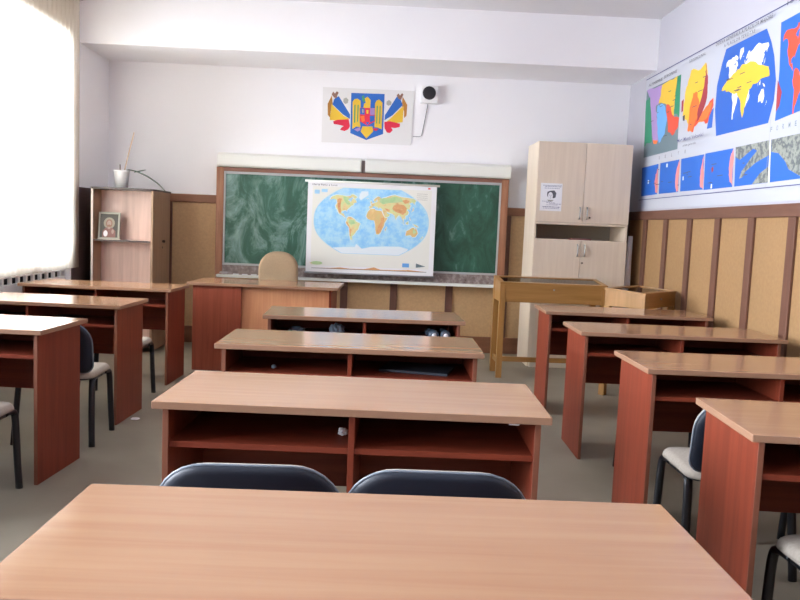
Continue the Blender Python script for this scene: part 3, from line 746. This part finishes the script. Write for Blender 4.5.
# ------------------------------------------------------------------ tall cupboard by the board
cb = thing('tall_cupboard', 'tall pale birch cupboard with four doors and an open niche', 'cupboard', (0, 0, 0))
cx0, cx1, cy0, cy1, ct = 1.47, 2.372, 7.452, 7.985, 2.165
yd = cy0+.02
bm = BM(); box(bm, cx0, cx0+.02, yd, cy1, 0, ct); box(bm, cx1-.02, cx1, yd, cy1, 0, ct); obj('side_panel', bm, BIRCH, cb, .001)
bm = BM(); box(bm, cx0+.02, cx1-.02, yd, cy1, ct-.02, ct); box(bm, cx0+.02, cx1-.02, yd, cy1, 1.385, 1.405); box(bm, cx0+.02, cx1-.02, yd, cy1, 1.225, 1.243); box(bm, cx0+.02, cx1-.02, yd, cy1, .07, .09)
obj('shelf', bm, BIRCH_IN, cb, .001)
obj('back_panel', box(BM(), cx0+.02, cx1-.02, cy1-.01, cy1, 0.02, ct-.02), plain('grey hardboard', 'a8a498', .7), cb)
obj('plinth', box(BM(), cx0+.02, cx1+.0, cy0-.02, cy0+.02, .0, .065), plain('pale plinth', 'dcd2be', .5), cb, .002)
xm = (cx0+cx1)/2+.005
for x0, x1, z0, z1, hs, hz in ((cx0+.002, xm-.002, 1.407, ct-.004, 1, 1.50), (xm+.002, cx1-.002, 1.407, ct-.004, -1, 1.50), (cx0+.002, xm-.002, .072, 1.238, 1, 1.145), (xm+.002, cx1-.002, .072, 1.238, -1, 1.145)):
    d = obj('door', box(BM(), x0, x1, cy0, yd-.001, z0, z1), BIRCH, cb, .0015)
    hx = (x1-.03) if hs > 0 else (x0+.035)
    bm = tube(BM(), smooth_path([(hx, cy0+.001, hz-.055), (hx, cy0-.022, hz-.045), (hx, cy0-.026, hz), (hx, cy0-.022, hz+.045), (hx, cy0+.001, hz+.055)], 5), .006, 8)
    obj('door_handle', bm, CHROME, d)
    if hs < 0:
        zl = hz-.04 if z0 > 1 else hz-.12
        lx = hx+.03 if z0 > 1 else hx-.015
        bm = tube(BM(), [(lx, cy0-.006, zl), (lx, cy0+.001, zl)], .009, 12); obj('lock', bm, plain('dark brass', '5a4a38', .4), d)
ps = thing('portrait_notice', 'white sheet with a dark haired portrait and lines of print on the cupboard door', 'notice', (0, cy0, 0))
obj('sheet', box(BM(), 1.510, 1.716, -.003, -.0008, 1.510, 1.772), PAPER, ps)
pc = (1.612, 1.655); lay = []
def ell(m, cx, cz, rx, rz, n=16): lay.append((A[m], [(cx+rx*math.cos(2*PI*k/n), cz+rz*math.sin(2*PI*k/n)) for k in range(n)]))
lay.append((A['ink'], [(1.572, 1.66), (1.575, 1.69), (1.60, 1.70), (1.64, 1.705), (1.66, 1.68), (1.655, 1.64), (1.638, 1.63), (1.60, 1.64), (1.58, 1.64)]))
ell('white', 1.605, 1.652, .024, .036); ell('ink', 1.597, 1.658, .004, .002); ell('ink', 1.615, 1.658, .004, .002); ell('ink', 1.606, 1.632, .007, .002)
lay.append((A['ink'], [(1.606, 1.655), (1.609, 1.645), (1.603, 1.645)]))
lay.append((A['greyart'], [(1.575, 1.615), (1.64, 1.615), (1.625, 1.60), (1.59, 1.60)]))
rn = random.Random(11)
for z, x0, x1, h in ((1.748, 1.53, 1.70, .004), (1.738, 1.55, 1.69, .004), (1.722, 1.545, 1.69, .004), (1.598, 1.53, 1.62, .004), (1.585, 1.57, 1.64, .004), (1.575, 1.60, 1.70, .004), (1.565, 1.57, 1.66, .003), (1.545, 1.535, 1.695, .006), (1.533, 1.54, 1.69, .004)):
    x = x0
    while x < x1:
        w = rn.uniform(.008, .022); lay.append((A['navy'], [(x, z), (x+w, z), (x+w, z+h), (x, z+h)])); x += w+.005
flat_art('printed_portrait', lay, lambda u, v, d: (u, -.003-d, v), ps, .00004, .0003)
tag(obj('paper_stack', box(BM(), -.1, .1, -.07, .07, 0, .014), plain('brownish papers', '8a5a58', .7), None, .002, (1.95, 7.62, 1.2435)), 'thin stack of papers lying in the open niche of the tall cupboard', 'papers')
bm = tube(BM(), [(0, 0, 0), (.01, .02, .6), (.03, .05, 1.30)], .04, 18, rs=[.05, .042, .022])
tag(obj('paper_roll', bm, PAPER, loc=(2.435, 7.60, .003)), 'white paper roll standing between the tall cupboard and the panelled wall', 'paper roll')

# ------------------------------------------------------------------ glass topped display cases
def display_case(label, loc, rz, w, d, zf, zb, h, legs):
    c = thing('display_case', label, 'display case', loc, rz, 'glass topped display cases')
    hw, hd = w/2, d/2; t = .022
    zz = lambda y: zf+(zb-zf)*(y+hd)/d
    bm = BM(); prism(bm, [(-hd, zf-h), (-hd, zf-.012), (-hd+t, zz(-hd+t)-.012), (-hd+t, zf-h)], -hw, hw, 'x')
    obj('front_board', bm, OAK, c, .0015)
    bm = BM(); prism(bm, [(hd-t, zf-h), (hd-t, zz(hd-t)-.012), (hd, zb-.012), (hd, zf-h)], -hw, hw, 'x')
    obj('back_board', bm, OAK, c, .0015)
    for s in (-1, 1):
        a, b = sorted((s*hw, s*(hw-t)))
        bm = BM(); prism(bm, [(-hd+t, zf-h), (-hd+t, zz(-hd+t)-.012), (hd-t, zz(hd-t)-.012), (hd-t, zf-h)], a, b, 'x')
        obj('end_board', bm, OAK_V, c, .0015)
    obj('glass_sheen_panel', box(BM(), -hw+t, hw-t, -hd+t, hd-t, zf-.04, zf-.03), plain('reflection toned lining', 'd8d6c8', .8), c)  # pale lining raised under the lid imitates reflections in the glass
    def bar(bm, x0, x1, y0, y1):
        prism(bm, [(y0, zz(y0)-.012), (y0, zz(y0)+.006), (y1, zz(y1)+.006), (y1, zz(y1)-.012)], x0, x1, 'x')
    bm = BM(); b = .035
    bar(bm, -hw-.006, hw+.006, -hd-.006, -hd+b); bar(bm, -hw-.006, hw+.006, hd-b, hd+.006)
    bar(bm, -hw-.006, -hw+b, -hd+b, hd-b); bar(bm, hw-b, hw+.006, -hd+b, hd-b)
    lid = obj('lid_frame', bm, OAK, c, .0015)
    bm = BM(); prism(bm, [(-hd+b, zz(-hd+b)-.003), (-hd+b, zz(-hd+b)), (hd-b, zz(hd-b)), (hd-b, zz(hd-b)-.003)], -hw+b, hw-b, 'x')
    obj('glass_pane', bm, CASEGLASS, lid)
    bm = tube(BM(), [(0, -hd-.008, zf-.05), (0, -hd, zf-.05)], .008, 10); obj('lock', bm, CHROME, c)
    lw = .05
    for sx in (-1, 1):
        for sy in (-1, 1):
            x, y = sx*(hw-lw/2+.004), sy*(hd-lw/2+.004)
            obj('leg', box(BM(), x-lw/2, x+lw/2, y-lw/2, y+lw/2, 0, (zf if sy < 0 else zb)-.016 if sx*sy and legs else zf-h), OAK_V, c, .002)
    bm = BM()
    box(bm, -hw+.034, hw-.034, -.012, .012, .12, .165)
    for x in (-hw+.022, hw-.022): box(bm, x-.012, x+.012, -hd+lw, hd-lw, .12, .165)
    obj('stretcher', bm, OAK, c, .0015)
    return c
display_case('oak display case on legs with glass lid, in front of the tall cupboard', (1.55, 7.01, 0), .02, .95, .36, .85, .885, .17, True)
display_case('oak display case set at an angle in the right corner by the panelled wall', (2.17, 6.36, 0), .824, .60, .34, .855, .875, .12, False)

# ------------------------------------------------------------------ shelf cupboard in the left corner
sc = thing('shelf_cupboard', 'beech shelf cupboard with dark rounded top edge in the left corner', 'cupboard')
ax0, ax1, ay0, ay1, at_ = -2.705, -2.13, 7.40, 7.99, 1.535
obj('side_panel', box(BM(), ax0, ax0+.018, ay0, ay1, 0, at_), [BEECH_SIDE], sc, .001)
obj('lit_edge', box(BM(), ax0-.001, ax0+.019, ay0-.003, ay0, .01, at_), plain('window lit edge', 'e0d4cc', .5), sc)  # panel edge coloured pale for the window light falling on it
dr = obj('cupboard_door', box(BM(), ax1-.018, ax1, ay0+.02, ay1, 0.02, at_), BEECH_SIDE, sc, .0015)
bm = lathe(BM(), [(.004, 0), (.012, .003), (.015, .02), (.01, .028), (0, .03)], 14)
bmesh.ops.transform(bm, matrix=Matrix.Translation((ax1, 7.72, 1.06)) @ Matrix.Rotation(PI/2, 4, 'Y'), verts=bm.verts)
obj('door_knob', bm, DKEDGE, dr)
bm = lathe(BM(), [(.003, 0), (.011, .002), (.011, .006), (0, .006)], 14)
bmesh.ops.transform(bm, matrix=Matrix.Translation((ax1, 7.72, 1.00)) @ Matrix.Rotation(PI/2, 4, 'Y'), verts=bm.verts)
obj('lock', bm, DKEDGE, dr)
obj('corner_post', box(BM(), ax1-.022, ax1-.001, ay0+.0, ay0+.02, 0.02, at_), BEECH_SIDE, sc, .002)
obj('back_panel', box(BM(), ax0+.018, ax1-.018, 7.62, 7.636, .02, at_), BEECH_CAB, sc)
for z in (.08, .56, 1.066):
    o = obj('shelf', box(BM(), ax0+.018, ax1-.022, ay0+.005, 7.62, z-.016, z), [BEECH_CAB, DKEDGE], sc)
    for p in o.data.polygons:
        if p.normal.y < -.5: p.material_index = 1
pts = [(ax0-.003, ay1)]+[(ax0-.003, ay0-.004)]+[(ax1-.10+.11*math.sin(a), ay0+.09-.094*math.cos(a)) for a in [PI/2*k/8 for k in range(9)]]+[(ax1+.01, ay1)]
bm = BM(); prism(bm, pts, at_, at_+.018, 'z'); obj('cupboard_top', bm, DKEDGE, sc, .002)
ic = thing('framed_icon', 'small framed icon of a haloed bearded figure leaning on the shelf cupboard', 'picture', (-2.57, 7.475, 1.0665), .05)
ic.rotation_euler = (-.16, 0, .05)
bm = BM(); W_, H_ = .20, .26
for x0, x1, z0, z1 in ((-W_/2, W_/2, 0, .018), (-W_/2, W_/2, H_-.018, H_), (-W_/2, -W_/2+.018, .018, H_-.018), (W_/2-.018, W_/2, .018, H_-.018)): box(bm, x0, x1, 0, .016, z0, z1)
obj('picture_frame', bm, ART['silver'], ic, .003)
obj('picture', box(BM(), -W_/2+.016, W_/2-.016, .006, .013, .016, H_-.016), ART['icondark'], ic)
lay = []
ell('halo', 0, .155, .052, .055); ell('brown', 0, .152, .03, .04)
lay.append((A['robe'], [(-.06, .02), (.062, .02), (.06, .08), (.03, .112), (-.03, .112), (-.058, .08)]))
lay.append((A['skin'], [(-.012, .10), (.012, .10), (.012, .13), (-.012, .13)]))
ell('skin', 0, .152, .02, .028); ell('brown', 0, .13, .014, .012); ell('skin', .035, .075, .012, .022); ell('white', -.03, .055, .02, .03)
flat_art('painted_figure', lay, lambda u, v, d: (u, .006-d, v), ic, .0002, .0005)
pl = thing('bucket_planter', 'white bucket planter with a stake and a drooping leaf on the shelf cupboard', 'planter', (-2.475, 7.56, at_+.018))
obj('pot', lathe(BM(), [(.0, 0), (.056, 0), (.071, .15), (.076, .155), (.076, .17), (.069, .17), (.064, .135), (0, .135)], 28), WHITE, pl)
bm = tube(BM(), [(.015, 0, .12), (.05, 0, .28), (.112, .0, .53)], .006, 8); obj('stake', bm, plain('pale wood stake', 'c8ab92', .6), pl)
bm = tube(BM(), [(-.012, 0, .12), (-.018, 0, .225)], .006, 6); obj('dry_stub', bm, plain('dry stem', '8c8078', .7), pl)
def leaf(bm, path, w):
    P = smooth_path(path, 6); n = len(P); rows = []
    for i, p in enumerate(P):
        s = math.sin(PI*min(.97, max(.06, (i+.5)/n)))**.6*w
        rows.append([bm.verts.new(p+Vector((0, -s, .3*s))), bm.verts.new(p), bm.verts.new(p+Vector((0, s, .3*s)))])
    for i in range(n-1):
        for k in range(2): f = bm.faces.new((rows[i][k], rows[i][k+1], rows[i+1][k+1], rows[i+1][k])); f.smooth = True
    return bm
bm = BM(); leaf(bm, [(.0, .0, .14), (.08, -.01, .172), (.21, -.02, .135), (.34, -.03, .06), (.43, -.03, -.02)], .03)
o = obj('leaf', bm, plain('dark green leaf', '4a5a4c', .5), pl); s_ = o.modifiers.new('thickness', 'SOLIDIFY'); s_.thickness = .003
bm = BM(); leaf(bm, [(.12, -.01, .155), (.18, -.03, .165), (.24, -.05, .18)], .022)
o = obj('leaf', bm, plain('dark green leaf', '4a5a4c', .5), pl); s_ = o.modifiers.new('thickness', 'SOLIDIFY'); s_.thickness = .003

# ------------------------------------------------------------------ geography chart on the right wall
ch = thing('geography_chart', 'very wide geography chart with coloured maps high on the right wall', 'chart', (0, 0, 0))
cyl, cyr = 7.70, 2.7
obj('chart_sheet', box(BM(), 2.531, 2.5385, cyr, cyl, 1.562, 2.825), CHARTP, ch)
def rough(pts, seed, amp=.012, n=4):
    rn = random.Random(seed); out = []
    for i, (u, v) in enumerate(pts):
        u2, v2 = pts[(i+1) % len(pts)]; L_ = math.hypot(u2-u, v2-v)
        out.append((u, v))
        for k in range(1, n):
            t = k/n; a = min(amp, L_*.12)
            out.append((u+(u2-u)*t+rn.uniform(-a, a), v+(v2-v)*t+rn.uniform(-a, a)))
    return out
lay = []; nblue = 0
def worldshape(keys, yc, zc, hw, hz, mat):
    for k in keys: lay.append((A[mat], [(yc-hw*lon/180*(1-.3*(abs(lat)/90)**2.3), zc+hz*lat/90) for lon, lat in LAND[k]]))
for i, (mm, p) in enumerate(CHART):
    if mm in ('grey', 'blue', 'blue2', 'relief') or len(p) == 4: lay.append((A[mm], p))
    elif mm in ('white',): pass
    elif mm == 'red' and min(q_[0] for q_ in p) < 5.0: pass
    else: lay.append((A[mm], rough(p, i)))
    if mm == 'blue' and len(p) > 8: worldshape(list(LAND), 5.585, 2.37, .39, .33, 'white')
    if mm == 'blue2' and len(p) == 8: worldshape(['namerica', 'greenland', 'samerica', 'africa', 'eurasia', 'australia'], 4.70, 2.33, .46, .40, 'red')
rm = random.Random(3)
for y0, y1, z0, z1, n_ in ((6.9, 7.6, 2.2, 2.6, 9), (6.25, 6.55, 2.2, 2.6, 5), (5.3, 5.9, 2.35, 2.5, 8), (5.4, 7.5, 1.72, 1.92, 16)):
    for k in range(n_):
        y, z, w_ = rm.uniform(y0, y1), rm.uniform(z0, z1), rm.uniform(.03, .1); lay.append((A['ink'], [(y, z), (y-w_, z), (y-w_, z+.006), (y, z+.006)]))
q = lambda y0, y1, z0, z1: [(y0, z0), (y1, z0), (y1, z1), (y0, z1)]
lay += [(A['navy'], q(cyl-.01, cyr, 2.812, 2.82)), (A['navy'], q(cyl-.03, cyr, 1.655, 1.661)), (A['greyart'], q(cyl-.006, cyl-.012, 1.66, 2.82)), (A['greyart'], q(5.138, 5.134, 1.66, 2.1))]
def label_text(txt, y_left, z, width, h, mat='ink', bold=.006):
    for t in text_polys(txt, width, h, 0, 0, bold): lay.append((A[mat], [(y_left-u, z+v) for u, v in t]))
label_text('ALPINIDELE', 7.60, 2.735, .36, .026); label_text('EUROPENE', 7.18, 2.737, .30, .026)
label_text('GEOSINCLINAL', 6.59, 2.757, .32, .024)
label_text('DERIVA GENERALA A PLACILOR MAJORE', 6.04, 2.768, .84, .027); label_text('A PLACILOR TERESTRE', 5.875, 2.722, .47, .024)
label_text('HARTA UNUI', 4.97, 2.78, .5, .03)
label_text('Mari Munti Vulcanici', 6.63, 2.105, .51, .03, 'navy'); label_text('schita generala', 6.47, 2.055, .24, .02, 'ink')
for k, l in enumerate('DELTE'): label_text(l, 7.01-.15*k, 1.996, .022, .028)
for k, l in enumerate('FORME'): label_text(l, 5.0-.075*k, 2.002, .022, .032, 'grey')
flat_art('printed_charts', lay, lambda u, v, d: (2.531-d, u, v), ch, .00004, .0004)

# ------------------------------------------------------------------ daylight
w = bpy.data.worlds.new('World'); S.world = w; w.use_nodes = True
bg = w.node_tree.nodes['Background']; bg.inputs[0].default_value = (.905, .97, 1.085, 1); bg.inputs[1].default_value = SKY
for a, b in WIN:
    l = bpy.data.lights.new('window_daylight', 'AREA'); l.shape = 'RECTANGLE'; l.size = b-a; l.size_y = Z1-Z0
    l.cycles.is_portal = True
    o = bpy.data.objects.new('window_daylight', l); COL.objects.link(o)
    o.location = (XL-T-.02, (a+b)/2, (Z0+Z1)/2); o.rotation_euler = (0, -PI/2, 0)
    # the lamp faces +x into the room with its width along y
    o.rotation_euler = Matrix(((0, 0, -1), (1, 0, 0), (0, -1, 0))).to_euler()

# ------------------------------------------------------------------ camera (35 mm equivalent, slightly rolled and tipped down)
cam = bpy.data.cameras.new('camera'); cam.sensor_width = 36; cam.lens = 36*780/800; cam.clip_start = .02
co = bpy.data.objects.new('camera', cam); COL.objects.link(co); S.camera = co
R = Vector((.99881544, -.02491731, .04179535)); U = Vector((-.03924861, .09516261, .9946877)); F = Vector((.02876229, .99514984, -.09407191))
co.matrix_world = Matrix(((R.x, U.x, -F.x, 0), (R.y, U.y, -F.y, 0), (R.z, U.z, -F.z, 1.30465), (0, 0, 0, 1)))
S.view_settings.view_transform = 'Standard'; S.view_settings.look = 'None'; S.view_settings.gamma = 1
S.view_settings.use_curve_mapping = False; S.view_settings.exposure = EXPOSURE
S.cycles.max_bounces = 10; S.cycles.diffuse_bounces = 6; S.cycles.glossy_bounces = 3; S.cycles.transparent_max_bounces = 12
S.cycles.sample_clamp_indirect = 8; S.cycles.caustics_reflective = False; S.cycles.caustics_refractive = False
